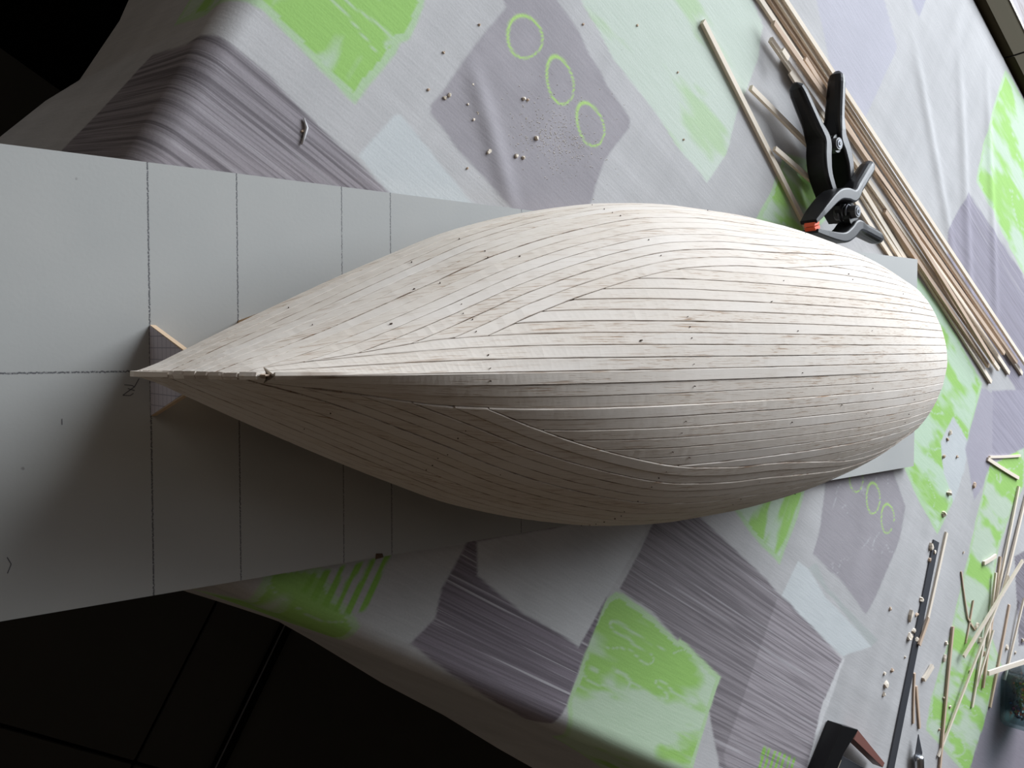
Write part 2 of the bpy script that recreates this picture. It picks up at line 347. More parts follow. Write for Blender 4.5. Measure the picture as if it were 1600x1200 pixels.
def greenf(name, vivid=.5, dirn=0, pale=PALE):
    def fn(idx):
        a_, b_ = Ag[idx], Bg[idx]
        n = fbm(a_*(16 if dirn else 60), b_*(60 if dirn else 16), 91+len(name)*3, 4)
        f = np.clip((n-(1-vivid)+.06)/.12, 0, 1); stripe[idx] = 0
        vn = fbm(a_*14, b_*50, 191); f = f*(1-.75*np.clip(1.3-np.abs(vn-.5)/.010, 0, 1)*(name != 'paleA'))
        e = edgedist(idx, PATCH[name]); f = np.where((e < .0035) & (name != 'paleA'), np.maximum(f*.3, .35), f)
        colr[idx] = GREEN*f[:, None]+np.array(pale)*(1-f)[:, None]
    return fn
def stripef(c, dark=1.0, light=0.5):
    def fn(idx):
        colr[idx] = np.array(c); stripe[idx] = (dark, light, 0)
    return fn
def overl(k):
    def fn(idx): colr[idx] = np.clip(colr[idx]*k, 0, 1)
    return fn
def hatch(idx):
    a_, b_ = Ag[idx], Bg[idx]; n = fbm(a_*200, b_*60, 7)
    f = np.clip((np.sin(a_*2*np.pi/.0065+3*(n-.5))-.0)/.3, 0, 1)
    colr[idx] = colr[idx]*(1-f)[:, None]+np.array([.26, .50, .10])*f[:, None]
paint('stripeA', stripef((.30, .275, .295), 1, .35))
paint('greenA', greenf('greenA', .49)); paint('lightA', flat(LIGHT, .05))
paint('paleA', greenf('paleA', .36, 1, (.53, .595, .52)))
paint('faintA', flat((.43, .42, .47), .05)); paint('faintB', flat((.38, .37, .43), .05))
paint('mauveA', flat(MAUVE, .10, 60)); paint('greenB', greenf('greenB', .55, 1)); paint('greenC', greenf('greenC', .5, 1))
paint('mauveC', stripef((.30, .28, .33), .35, .3)); paint('greenD', greenf('greenD', .50, 1, (.47, .60, .45)))
paint('lightD', flat(LIGHT*.95, .06)); paint('mauveD', flat(MAUVE*1.0, .12)); paint('greenE', greenf('greenE', .5))
def soften(idx): colr[idx] = colr[idx]*.4+np.array((.51, .57, .50))*.6
paint('paleA', soften)
def scratches(idx):
    a_, b_ = Ag[idx], Bg[idx]; v1 = fbm(a_*70, b_*70, 205, 2); v2 = fbm(a_*40, b_*40, 215)
    f = np.clip(1.2-np.abs(v1-.5)/.014, 0, 1)*np.clip((v2-.48)/.06, 0, 1)*.6
    colr[idx] = colr[idx]*(1-f)[:, None]+np.array((.5, .5, .52))*f[:, None]
paint('mauveD', scratches)
paint('greyB', flat((.40, .42, .41), .05)); paint('lightB', flat(LIGHT, .04))  # first patch: plain grey strip of the print
paint('stripeB', stripef((.27, .245, .26), .85, .5)); paint('overB', overl(1.28))
paint('greenF', greenf('greenF', .53, 1, (.48, .60, .44)))
paint('stripeC', stripef((.24, .21, .24), .7, 1.0)); paint('lightC', flat((.52, .52, .52), .07)); paint('lightE', flat((.47, .47, .47), .04))
paint('greenG', greenf('greenG', .75)); paint('hatchG', hatch); paint('greenH', greenf('greenH', .50, 1, (.47, .56, .44)))
paint('mauveH', stripef((.34, .32, .38), .3, .2)); paint('mauveI', flat((.36, .34, .39), .05)); paint('mauveJ', flat((.26, .235, .27), .06))
paint('stripeJ', stripef((.26, .24, .27), .6, .3)); paint('hatchB', hatch)
for q in CIRC:                               # hand-drawn green rings on the mauve squares
    q = np.array(q); c = q.mean(0); U = (q[0]-q[1])/2; V = (q[3]-q[2])/2
    Mi = np.linalg.inv(np.array([U, V]).T)
    pa = Ag-c[0]; pb = Bg-c[1]; uu = Mi[0, 0]*pa+Mi[0, 1]*pb; vv = Mi[1, 0]*pa+Mi[1, 1]*pb
    ang = np.arctan2(vv, uu); rr = np.hypot(uu, vv)*(1+.03*np.sin(3*ang))
    wd_ = .075+.025*np.sin(ang*1+2.2)
    f = np.clip(1.25-np.abs(rr-1)/wd_, 0, 1)
    colr = colr*(1-f[..., None])+np.array([.40, .62, .18])*f[..., None]
CA, CB, CZ = cloth(Ag, Bg)
# soft creases, one ridge across the mauve square, ripples towards the window
wz = .0006*(fbm(Ag*14, Bg*5, 81)-.5)*np.clip((Ag-.35)/.3, 0, 1)*2
rid = lambda a0, b0, a1, b1, w, h: h*np.exp(-((((Ag-a0)*(b1-b0)-(Bg-b0)*(a1-a0))/math.hypot(a1-a0, b1-b0))/w)**2)/(1+np.exp(-(((Ag-a0)*(a1-a0)+(Bg-b0)*(b1-b0))/math.hypot(a1-a0, b1-b0)**2-.0)*14))/(1+np.exp(((((Ag-a0)*(a1-a0)+(Bg-b0)*(b1-b0))/math.hypot(a1-a0, b1-b0)**2)-1.0)*14))
wz += rid(.163, .262, .215, .222, .0060, .0013)+rid(.49, .56, .62, .47, .006, .0012)+rid(.55, .60, .68, .44, .007, .0014)+rid(.60, .62, .72, .47, .006, .0012)
wz = np.where(CZ < 0, 0, wz)
V = np.stack([CA, CB, TZ+CZ+wz], -1).reshape(-1, 3)
I = (np.arange(nb_-1)[:, None]*na_+np.arange(na_-1)[None, :]).ravel()
F = np.stack([I, I+1, I+1+na_, I+na_], 1)
me = bpy.data.meshes.new('tablecloth'); me.vertices.add(len(V)); me.vertices.foreach_set('co', V.ravel())
me.loops.add(F.size); me.loops.foreach_set('vertex_index', F.ravel().astype(np.int32))
me.polygons.add(len(F)); me.polygons.foreach_set('loop_start', np.arange(0, F.size, 4, dtype=np.int32)); me.polygons.foreach_set('loop_total', np.full(len(F), 4, np.int32))
me.update(calc_edges=True); me.polygons.foreach_set('use_smooth', np.ones(len(F), bool))
for nm, arr in (('print', colr), ('stripe', stripe)):
    ca_ = me.attributes.new(nm, 'FLOAT_COLOR', 'POINT')
    ca_.data.foreach_set('color', np.concatenate([arr, np.ones((*arr.shape[:2], 1))], -1).reshape(-1).astype(np.float32))
fa = me.attributes.new('flatco', 'FLOAT_VECTOR', 'POINT')
fa.data.foreach_set('vector', np.stack([Ag, Bg, Ag*0], -1).reshape(-1).astype(np.float32))
M_cloth = mat('printed_oilcloth', (.5, .5, .5), .75, spec=.12)
nt, N, Lk, B = nodes(M_cloth)
fc = attr(nt, 'flatco').outputs['Vector']; sp = N.new('ShaderNodeSeparateColor'); Lk.new(attr(nt, 'stripe').outputs['Color'], sp.inputs[0])
n_d = noise(nt, mapping(nt, fc, (7, 560, 1), rot=(0, 0, math.radians(0))), 1, 3, .65)
n_l = noise(nt, mapping(nt, fc, (5, 330, 1), loc=(3, 7, 0)), 1, 2, .6, .15)
n_f = noise(nt, fc, 900, 2)
c = attr(nt, 'print').outputs['Color']
fd = math_(nt, 'MULTIPLY', math_(nt, 'MULTIPLY', mapr(nt, n_d, .44, .60), .62), sp.outputs[0])
c = mixrgb(nt, fd, c, (.07, .06, .068, 1))
flt = math_(nt, 'MULTIPLY', math_(nt, 'MULTIPLY', mapr(nt, n_l, .61, .66), .9), sp.outputs[1])
c = mixrgb(nt, flt, c, (.48, .46, .48, 1))
weave = noise(nt, mapping(nt, fc, (50, 700, 1), rot=(0, 0, .9)), 1, 2, .5)
c = mixrgb(nt, .22, c, mixrgb(nt, mapr(nt, weave, .35, .65), (.42, .42, .42, 1), (.58, .58, .58, 1)), 'OVERLAY')
c = mixrgb(nt, .12, c, mixrgb(nt, mapr(nt, n_f, .3, .7), (.35, .35, .35, 1), (.65, .65, .65, 1)), 'OVERLAY')
Lk.new(c, B.inputs['Base Color'])
bump(nt, math_(nt, 'ADD', weave, n_f), .12, .0004)
me.materials.append(M_cloth)
tc = bpy.data.objects.new('tablecloth', me); COL.objects.link(tc)
tag(tc, 'grey tablecloth printed with green, mauve and striped squares and small rings', 'tablecloth')

# ---------------------------------------------------------------- mounting board
M_board = mat('grey_white_laminate', (.43, .445, .43), .55, spec=.3)
nt, N, Lk, B = nodes(M_board); oc = objco(nt)
sx = N.new('ShaderNodeSeparateXYZ'); Lk.new(oc, sx.inputs[0])
wobx = math_(nt, 'MULTIPLY_ADD', noise(nt, mapping(nt, oc, (0, 900, 0)), 1, 1), .0007, -.00035)
grit = mapr(nt, noise(nt, oc, 1500, 1), .25, .50)
fsum = None
for x, w_, yl in ((.1186, .00042, 1), (.1527, .00036, 1), (.1990, .00028, 1), (.2232, .00030, 1), (.2991, .0003, 1), (.375, .0003, 1), (.45, .0003, 1), (.526, .0003, 1)):
    d_ = math_(nt, 'ABSOLUTE', math_(nt, 'SUBTRACT', math_(nt, 'ADD', sx.outputs[0], wobx), x))
    l_ = mapr(nt, d_, w_*.5, w_, 1, 0)
    fsum = l_ if fsum is None else math_(nt, 'MAXIMUM', fsum, l_)
woby = math_(nt, 'MULTIPLY_ADD', noise(nt, mapping(nt, oc, (900, 0, 0)), 1, 2), .0012, -.0006)
d_ = math_(nt, 'ABSOLUTE', math_(nt, 'SUBTRACT', math_(nt, 'ADD', sx.outputs[1], woby), .0036))
fsum = math_(nt, 'MAXIMUM', fsum, math_(nt, 'MULTIPLY', mapr(nt, d_, .0002, .00042, 1, 0), math_(nt, 'LESS_THAN', sx.outputs[0], .14)))
fsum = math_(nt, 'MULTIPLY', math_(nt, 'MULTIPLY', fsum, grit), .85)
bc = mixrgb(nt, mapr(nt, noise(nt, oc, 14, 4), .3, .7), (.385, .39, .38), (.425, .425, .41))
dots = mapr(nt, noise(nt, oc, 260, 1, .3), .80, .84)
bc = mixrgb(nt, math_(nt, 'MULTIPLY', dots, .5), bc, (.12, .11, .11))
Lk.new(mixrgb(nt, fsum, bc, (.055, .055, .065)), B.inputs['Base Color'])
bump(nt, noise(nt, oc, 700, 2), .08, .0003)
bd_ = empty('mounting_board', W(0, 0, 0), ROT, 'long pale grey board with pencilled lines carrying the upturned hull', 'board')
BT = .0028
b = MB(); b.box(-.075, .7014, -.0800, .0800, -BT, 0); pn = b.build('panel', M_board, bd_)
pn.data.materials.append(M_ply)
for p in pn.data.polygons:
    if abs(p.normal.z) < .5: p.material_index = 1
for x in (.22, .60):
    boxobj('batten', x-.012, x+.012, -.072, .0 if x > .5 else .072, -BOARD+.0003, -BT, M_ply, bd_)
def strokes(name, polys, w_, parent, m_, z=.00006):
    b = MB()
    for P in polys:
        for (x0, y0), (x1, y1) in zip(P[:-1], P[1:]):
            L_ = math.hypot(x1-x0, y1-y0); nx, ny = -(y1-y0)/L_*w_/2, (x1-x0)/L_*w_/2
            b.add([(x0+nx, y0+ny, 0), (x0-nx, y0-ny, 0), (x1-nx, y1-ny, 0), (x1+nx, y1+ny, 0), (x0+nx, y0+ny, z), (x0-nx, y0-ny, z), (x1-nx, y1-ny, z), (x1+nx, y1+ny, z)],
                  [(4, 5, 6, 7), (0, 1, 5, 4), (1, 2, 6, 5), (2, 3, 7, 6), (3, 0, 4, 7)])
    return b.build(name, m_, parent)
# pencilled figure beside the first frame line (a crossed Z-like 2) and a tick
strokes('pencil_mark', [[(.1092, -.0012), (.1118, -.0015), (.1128, -.0020)], [(.1145, .0010), (.1128, -.0020), (.1086, -.0050)], [(.1086, -.0050), (.1112, -.0052), (.1124, -.0044)], [(.1104, -.0026), (.1128, -.0034)]], .0003, bd_, M_pencil)
strokes('pencil_mark', [[(.0880, -.0125), (.0880, -.0146)]], .0003, bd_, M_pencil)
strokes('pencil_mark', [[(.0700, -.0585), (.0712, -.0610), (.0700, -.0640)]], .0003, bd_, M_pencil)

# ---------------------------------------------------------------- hull
hull = empty('ship_hull', W(0, .0038, 0), ROT, 'upturned planked balsa ship hull on the grey board', 'model ship')
def spline(xk, yk):
    xk = np.array(xk, float); yk = np.array(yk, float); h = np.diff(xk); dl = np.diff(yk)/h; m_ = np.zeros(len(xk))
    for i in range(1, len(xk)-1):
        if dl[i-1]*dl[i] > 0:
            w1 = 2*h[i]+h[i-1]; w2 = h[i]+2*h[i-1]; m_[i] = (w1+w2)/(w1/dl[i-1]+w2/dl[i])
    m_[0] = dl[0]; m_[-1] = dl[-1]
    def f(x):
        x = np.asarray(x, float); i = np.clip(np.searchsorted(xk, x)-1, 0, len(xk)-2); t = (x-xk[i])/h[i]
        return (2*t**3-3*t**2+1)*yk[i]+(t**3-2*t**2+t)*h[i]*m_[i]+(-2*t**3+3*t**2)*yk[i+1]+(t**3-t**2)*h[i]*m_[i+1]
    return f
XA, XB = .1016, .600
fB_ = spline([.1016, .108, .118, .138, .163, .178, .1966, .228, .2776, .314, .36, .40, .44, .485, .54, .60],
             [.0007, .0030, .0078, .0176, .0293, .0361, .0441, .0566, .0698, .0760, .0795, .0797, .0780, .0738, .0665, .0545])
fS_ = spline([.10, .2, .3, .45, .6], [.034, .036, .037, .037, .035])
fK_ = spline([.1016, .1045, .109, .115, .1205, .125, .1527, .1986, .2991, .36, .44, .52, .60], [.0385, .047, .060, .073, .081, .0855, .0945, .101, .1075, .108, .1035, .0915, .0712])
fN_ = spline([.10, .14, .18, .22, .26, .32, .45, .60], [1.06, 1.17, 1.34, 1.53, 1.71, 1.90, 1.90, 1.72])
NX, NG = 420, 97
tX = np.linspace(0, 1, NX); GX = XA+(XB-XA)*(tX**1.35)
GYZ = np.zeros((NX, NG, 2)); GL = np.zeros(NX)
ph = np.linspace(0, np.pi/2, 600)
for i, X in enumerate(GX):
    n = fN_(X); Bx = fB_(X); zs = fS_(X); zk = fK_(X)
    y = Bx*np.sin(ph)**(2/n); z = zs+(zk-zs)*np.cos(ph)**(2/n)
    s = np.concatenate([[0], np.cumsum(np.hypot(np.diff(y), np.diff(z)))]); GL[i] = s[-1]
    q = np.linspace(0, s[-1], NG); GYZ[i, :, 0] = np.interp(q, s, y); GYZ[i, :, 1] = np.interp(q, s, z)
P3 = np.concatenate([np.repeat(GX[:, None, None], NG, 1), GYZ], -1)
dX_ = np.gradient(P3, axis=0); dS_ = np.gradient(P3, axis=1)
NRM = np.cross(dX_, dS_); NRM /= np.linalg.norm(NRM, axis=-1, keepdims=True)+1e-12
NRM *= np.sign(NRM[:, :, 1:2]+NRM[:, :, 2:3]*.3+1e-9)
def Gof(X): return np.interp(X, GX, GL)
def surf(X, g, side):
    X = np.asarray(X, float); g = np.asarray(g, float); fi = np.interp(X, GX, np.arange(NX)); i = np.clip(fi.astype(int), 0, NX-2); ti = (fi-i)[:, None]
    fj = np.clip(g/Gof(X), 0, 1)*(NG-1); j = np.clip(fj.astype(int), 0, NG-2); tj = (fj-j)[:, None]
    r_ = []
    for T in (P3, NRM):
        r_.append((T[i, j]*(1-ti)+T[i+1, j]*ti)*(1-tj)+(T[i, j+1]*(1-ti)+T[i+1, j+1]*ti)*tj)
    p, n = r_; p = p.copy(); n = n/np.linalg.norm(n, axis=1, keepdims=True)
    p[:, 1] *= side; n = n*np.array([1, side, 1]); return p, n
PW = .0049; KS = 14
def side_zone(X):                            # girth covered by the side planks, narrowing aft
    t = np.clip((np.asarray(X)-.36)/(.60-.36), 0, 1); t = t*t*(3-2*t); return KS*PW*(1-t)+.026*t
def gcmin(X):
    X = np.asarray(X); return np.where(X < .126, 0, np.interp(X, [.126, .150, .182, .7], [1.7*PW, 2.3*PW, 3*PW, 3*PW]))
def plank(X, g0, g1, side, lift, seed):
    """one strip of the skin between girths g0(X) < g1(X) measured from the keel line"""
    r_ = np.random.default_rng(seed); n = len(X); kx = np.linspace(0, 1, 40)
    j0 = np.interp(np.linspace(0, 1, n), kx, r_.normal(0, 1, 40)); j1 = np.interp(np.linspace(0, 1, n), kx, r_.normal(0, 1, 40))
    gap = .00007; w_ = g1-g0
    a0 = g0+np.minimum(gap+.00006*np.abs(j0), w_*.2); a1 = g1-np.minimum(gap+.00006*np.abs(j1), w_*.2); w_ = a1-a0
    c = np.minimum(.00027, w_*.3)
    dpt = .00006+.0002*r_.random()
    lf = lift*(.6+.4*np.sin(np.linspace(0, 5, n)+seed)) + r_.normal(0, .00002, n)
    mid = (a0+a1)/2
    pts = []
    pm, nm = surf(X, mid, side)
    for g, off in ((a0, None), (a0, -dpt), (a0+c, 0.0), (a1-c, 0.0), (a1, -dpt), (a1, None)):
        p, nn = surf(X, g, side); o_ = (-.0014 if off is None else off)
        pts.append(p+nn*(o_+lf)[:, None] if hasattr(o_+lf, '__len__') else p)
    P = np.stack(pts, 1); V_ = P.reshape(-1, 3); K = 6; f = []
    order = list(range(K)) if side > 0 else list(range(K))
    for i in range(n-1):
        for k in range(K):
            k2 = (k+1) % K; q = (i*K+k, i*K+k2, (i+1)*K+k2, (i+1)*K+k)
            f.append(q if side < 0 else q[::-1])
    e0 = tuple(range(K)); e1 = tuple((n-1)*K+k for k in range(K))
    f += [e0[::-1], e1] if side < 0 else [e0, e1[::-1]]
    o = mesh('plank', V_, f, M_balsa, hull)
    at = o.data.attributes.new('grain', 'FLOAT_VECTOR', 'POINT'); rd = float(r_.random())
    gg = np.stack([a0, a0, a0+c, a1-c, a1, a1], 1); XX = np.repeat(X[:, None], K, 1)+rd*3
    at.data.foreach_set('vector', np.stack([XX, gg+rd, np.full(gg.shape, rd)], -1).reshape(-1).astype(np.float32))
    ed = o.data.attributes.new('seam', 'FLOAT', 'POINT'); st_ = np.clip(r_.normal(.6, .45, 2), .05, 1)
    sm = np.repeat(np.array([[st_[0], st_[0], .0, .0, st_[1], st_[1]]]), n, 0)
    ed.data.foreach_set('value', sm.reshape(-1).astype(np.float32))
    return o
def run(g0f, g1f, side, lift, seed, x0=XA, x1=XB, ds=.003):
    X = XA+(XB-XA)*np.linspace(0, 1, 1400)**1.2; g0 = g0f(X); g1 = g1f(X); ok = (g1-g0 > .00035) & (X >= x0) & (X <= x1)
    idx = np.where(ok)[0]
    if len(idx) < 12: return
    segs = np.split(idx, np.where(np.diff(idx) > 1)[0]+1)
    for sg in segs:
        if X[sg[-1]]-X[sg[0]] < .012: continue
        nn = max(8, int((X[sg[-1]]-X[sg[0]])/ds)); Xs = np.linspace(X[sg[0]], X[sg[-1]], nn)
        if X[sg[0]] < .16: Xs = X[sg[0]]+(X[sg[-1]]-X[sg[0]])*np.linspace(0, 1, nn+10)**1.4
        plank(Xs, np.interp(Xs, X, g0), np.interp(Xs, X, g1), side, lift, seed)
for side in (1, -1):
    for k in range(KS):
        def go(X, k=k): return Gof(X)-side_zone(X)*k/KS
        def gi(X, k=k): return np.maximum(np.minimum(Gof(X)-side_zone(X)*(k+1)/KS, go(X)), gcmin(X))
        lift = random.uniform(-.00012, .00012)+(.0003 if side < 0 and k in (13, 11, 8) else 0)
        run(gi, go, side, lift, 100+k+50*(side > 0), x0=XA+random.uniform(0, .0016)*(k > 0))
    for j in range(18):
        def ki(X, j=j): return (j*PW)*np.ones_like(X) if j else np.zeros_like(X)
        def ko(X, j=j):
            lim = np.maximum(gcmin(X), Gof(X)-side_zone(X)); return np.minimum((j+1)*PW, lim)
        lift = random.uniform(-.00018, .00018)+(-.00025*j if side < 0 and j < 3 else 0)
        run(ki, ko, side, lift, 300+j+50*(side > 0), x0=.1262)
# inner shell added to block light behind the seams, and the flat stern
b = MB(); g_ = np.linspace(0, 1, 25); Xs = XA+.002+(XB-XA-.003)*np.linspace(0, 1, 90)**1.3; rows = []
for X in Xs:
    p, n = surf(np.full(25, X), g_*Gof(X), 1); p = p-n*np.minimum(.0013, .35*abs(fB_(X)))
    p2 = p[::-1].copy(); p2[:, 1] *= -1; p[:, 1] = np.maximum(p[:, 1], 0); p2[:, 1] = np.minimum(p2[:, 1], 0)
    rows.append(np.concatenate([p2[:-1], p]))
R_ = np.array(rows); nr, ncol = R_.shape[:2]
mesh('light_block_shell', R_.reshape(-1, 3), [(i*ncol+j, (i+1)*ncol+j, (i+1)*ncol+j+1, i*ncol+j+1) for i in range(nr-1) for j in range(ncol-1)], M_core, hull)
def section(name, X, m_, foot=None, th=.002, inset=.0015, ztop=None):
    p, n = surf(np.full(30, X), np.linspace(0, 1, 30)*Gof(X), 1); p = p-n*inset; p[:, 1] = np.maximum(p[:, 1], 0)
    half = [(q[1], q[2]) for q in p]
    if foot: half += [(foot[0], 0.0)]
    elif foot is None: half += [(half[-1][0], 0.0002)]
    if foot is False: pass
    out = [(-y, z) for y, z in half[::-1]]+half[1:]
    n_ = len(out); v = [(X-th/2, y, z) for y, z in out]+[(X+th/2, y, z) for y, z in out]
    f = [tuple(range(n_)), tuple(reversed(range(n_, 2*n_)))]+[(i, i+n_, (i+1) % n_+n_, (i+1) % n_) for i in range(n_)]
    return mesh(name, v, f, m_, hull)
M_graph = mat('graph_paper_on_balsa', (.48, .44, .48), .8)
nt, N, Lk, B = nodes(M_graph); oc = objco(nt); sx = N.new('ShaderNodeSeparateXYZ'); Lk.new(oc, sx.inputs[0]); fs = None
for ax in (1, 2):
    q = math_(nt, 'ABSOLUTE', math_(nt, 'SUBTRACT', math_(nt, 'FRACT', math_(nt, 'MULTIPLY', sx.outputs[ax], 1/.0042)), .5))
    l_ = mapr(nt, q, .44, .48); fs = l_ if fs is None else math_(nt, 'MAXIMUM', fs, l_)
Lk.new(mixrgb(nt, math_(nt, 'MULTIPLY', fs, .6), (.46, .42, .46), (.13, .12, .16)), B.inputs['Base Color'])
fo = section('bulkhead', .1197, M_ply, (.0168,), .0020)
fo2 = section('bulkhead_drawing', .1186, M_graph, (.0166,), .0002)
for X, ft in ((.1537, .0190), (.1996, .034), (.2242, .044), (.30, .06), (.376, .065), (.451, .06), (.527, .05)):
    section('bulkhead', X, M_ply, (min(ft, float(fB_(X))-.003),))
sp2 = [(.1300, .0004), (.1230, .030), (.1330, .060), (.30, .085), (.52, .070), (.585, .040), (.575, .0004)]
v = [(x, s*.0012, z) for s in (-1, 1) for x, z in sp2]; n_ = len(sp2)
mesh('under_hull_light_block', v, [tuple(range(n_)), tuple(reversed(range(n_, 2*n_)))]+[(i, i+n_, (i+1) % n_+n_, (i+1) % n_) for i in range(n_)], M_ply, hull)  # unseen plate added to stop window light passing under the hull
section('transom', .5990, M_balsa, False, .002, .0006)
# stem: dark core with a torn notch where keel strips start, and the tip
sp_ = [(XA+.0008, .0372), (.1045, .0462), (.109, .0592), (.115, .0722), (.1205, .0802), (.1245, .0845), (.1280, .0838), (.128, .070), (.118, .055), (.110, .037)]
v = [(x, s*.0004, z-.0010) for s in (-1, 1) for x, z in sp_]; n_ = len(sp_)
mesh('stem', v, [tuple(range(n_)), tuple(reversed(range(n_, 2*n_)))]+[(i, i+n_, (i+1) % n_+n_, (i+1) % n_) for i in range(n_)], M_stripdark, hull)
b = MB(); b.add([(.1000, -.0009, .0352), (.1000, .0009, .0352), (.1075, .0012, .0372), (.1075, -.0012, .0372), (.1002, -.0009, .0385), (.1002, .0009, .0385), (.1062, .0008, .0520), (.1062, -.0008, .0520)],
      [(0, 1, 2, 3), (4, 7, 6, 5), (0, 4, 5, 1), (3, 2, 6, 7), (0, 3, 7, 4), (1, 5, 6, 2)])
tipo = b.build('stem_tip', M_balsa, hull)
# pin holes in rows over the frames: small sunk discs
b = MB()
for X in (.1527, .1996, .2242, .2991, .376, .451, .527):
    for side in (1, -1):
        for g in np.arange(.0024, float(Gof(X))-.004, PW):
            if random.random() < (.5 if X in (.1996, .2991) else .16):
                p, n = surf(np.array([X+random.uniform(-.0012, .0012)]), np.array([g+random.uniform(-.0008, .0008)]), side); p = Vector(p[0]); n = Vector(n[0])
                t1 = n.cross(Vector((1, 0, 0))).normalized(); t2 = n.cross(t1); r = random.uniform(.00014, .00026); c0 = p+n*.00038
                ring = [c0+(t1*math.cos(a)+t2*math.sin(a))*r for a in [i*math.pi/4 for i in range(8)]]
                low = [q-n*.0014 for q in ring]
                b.add([tuple(q) for q in ring+low], [tuple(range(8)), tuple(reversed(range(8, 16)))]+[(i, 8+i, 8+(i+1) % 8, (i+1) % 8) for i in range(8)])
for X, g, side, r in ((.173, .026, 1, .0004), (.19, .045, 1, .0003), (.235, .055, 1, .0003), (.27, .0115, 1, .0005), (.31, .040, -1, .0003), (.36, .03, 1, .0003), (.45, .05, 1, .0004), (.42, .02, -1, .0003)):
    p, n = surf(np.array([X]), np.array([g]), side); p = Vector(p[0]); n = Vector(n[0]); t1 = n.cross(Vector((1, 0, 0))).normalized(); t2 = n.cross(t1); c0 = p+n*.0004
    ring = [c0+(t1*math.cos(a)*.6+t2*math.sin(a)*1.5)*r for a in [i*math.pi/4 for i in range(8)]]; low = [q-n*.0014 for q in ring]
    b.add([tuple(q) for q in ring+low], [tuple(range(8)), tuple(reversed(range(8, 16)))]+[(i, 8+i, 8+(i+1) % 8, (i+1) % 8) for i in range(8)])
tag(b.build('pin_holes', M_hole, hull), kind='stuff')

# ---------------------------------------------------------------- pixel measured positions on the table plane
def at(px, py, z=0.0):
    """point of the table at height z over the cloth seen at photograph pixel (px, py)"""
    d = M.T @ np.array([(px-800)/1450, (py-600)/1450, 1.0]); t = -(HC+BOARD-z)/d[2]
    return W(d[0]*t, d[1]*t+CY, z-BOARD)
# ---------------------------------------------------------------- clamps
def bez(P, n=8):
    """Catmull-Rom through P"""
    P = [np.array(p, float) for p in P]; Q = [2*P[0]-P[1]]+P+[2*P[-1]-P[-2]]; out = []
    for i in range(1, len(Q)-2):
        for t in np.linspace(0, 1, n, endpoint=False):
            out.append(.5*((2*Q[i])+(-Q[i-1]+Q[i+1])*t+(2*Q[i-1]-5*Q[i]+4*Q[i+1]-Q[i+2])*t*t+(-Q[i-1]+3*Q[i]-3*Q[i+1]+Q[i+2])*t**3))
    return out+[P[-1]]
def arm_mesh(sg, h):
    spine = np.array(bez([(.001, .0030), (.016, .0085), (.034, .0135), (.046, .0125), (.056, .0098), (.068, .0140), (.082, .0200), (.0965, .0262)], 6))
    T = np.gradient(spine, axis=0); T /= np.linalg.norm(T, axis=1)[:, None]; Nn = np.stack([-T[:, 1], T[:, 0]], 1)
    n = len(spine); l_ = np.linspace(0, 1, n)
    w_ = np.interp(l_, [0, .15, .38, .52, .62, .72, .93, .985, 1], [.0014, .0026, .0042, .0046, .0040, .0044, .0047, .0036, .0012])
    hh = np.interp(l_, [0, .10, .45, .62, .72, .94, .985, 1], [.40, .48, .50, .50, .43, .38, .30, .12])*h
    rd = np.interp(l_, [0, .55, .70, 1], [.16, .16, .85, .95])
    K = 16; v = []; f = []
    for i in range(n):
        for k in range(K):
            a = 2*math.pi*(k+.5)/K; e = 2/(2+6*(1-rd[i])); cx = math.copysign(abs(math.cos(a))**e, math.cos(a)); cz = math.copysign(abs(math.sin(a))**e, math.sin(a))
            p = spine[i]+Nn[i]*w_[i]*cx; v.append((p[0], sg*p[1], h*.5+hh[i]*cz))
    for i in range(n-1):
        for k in range(K): q = (i*K+k, i*K+(k+1) % K, (i+1)*K+(k+1) % K, (i+1)*K+k); f.append(q if sg < 0 else q[::-1])
    f += [tuple(range(K))[::-sg], tuple((n-1)*K+k for k in range(K))[::sg]]
    return v, f
def clamp(loc, rz, label, tilt=(0, 0), h=.0145, pad=True):
    t = empty('spring_clamp', loc, rz, label, 'clamp', 'black spring clamps by the hull'); t.rotation_euler = (tilt[0], tilt[1], rz)
    for s in (1, -1):
        b = MB(); b.add(*arm_mesh(s, h)); a_ = b.build('arm', M_black, t)
        # lighter flat web let into the wide face of the arm
        b = MB(); lug = [(.052+.0062*math.cos(q), s*.0035+.0058*math.sin(q)) for q in [i*math.pi/8 for i in range(16)]]
        b.prism(lug, .0022 if s > 0 else h-.0065, .0065 if s > 0 else h-.0022, .0004); b.build('lug', M_black, t)
        b = MB(); b.prism([(-.0006, s*.0002), (.0062, s*.0002), (.0064, s*.0024), (.0002, s*.0026)][::s], h*.30, h*.80, .0003)
        pd_ = b.build('jaw_pad', M_pad if pad else M_black, t)
        if pad: pd_['label'] = 'orange jaw pad'
    b = MB(); cyl = lambda r, n=20: [(.052+r*math.cos(2*math.pi*i/n), r*math.sin(2*math.pi*i/n)) for i in range(n)]
    b.prism(cyl(.0042), .0002, h+.0012, .0005); b.build('pivot_boss', M_grey, t)
    b = MB(); b.prism(cyl(.0028), h+.0012, h+.0017, .0002); pv = b.build('pivot_pin', M_darksteel, t); pv['label'] = 'dull metal pivot pin'
    b = MB(); b.prism(cyl(.0012, 6), h+.0017, h+.0021); b.build('pin_socket', M_black, pv)
    pts = [(.052+.0052*math.cos(q), .0052*math.sin(q), .003+.0075*q/(6*math.pi)) for q in np.linspace(0, 6*math.pi, 50)]
    b = MB(); b.tube(pts, .0008, 6); b.build('spring', M_darksteel, t, True)
    return t
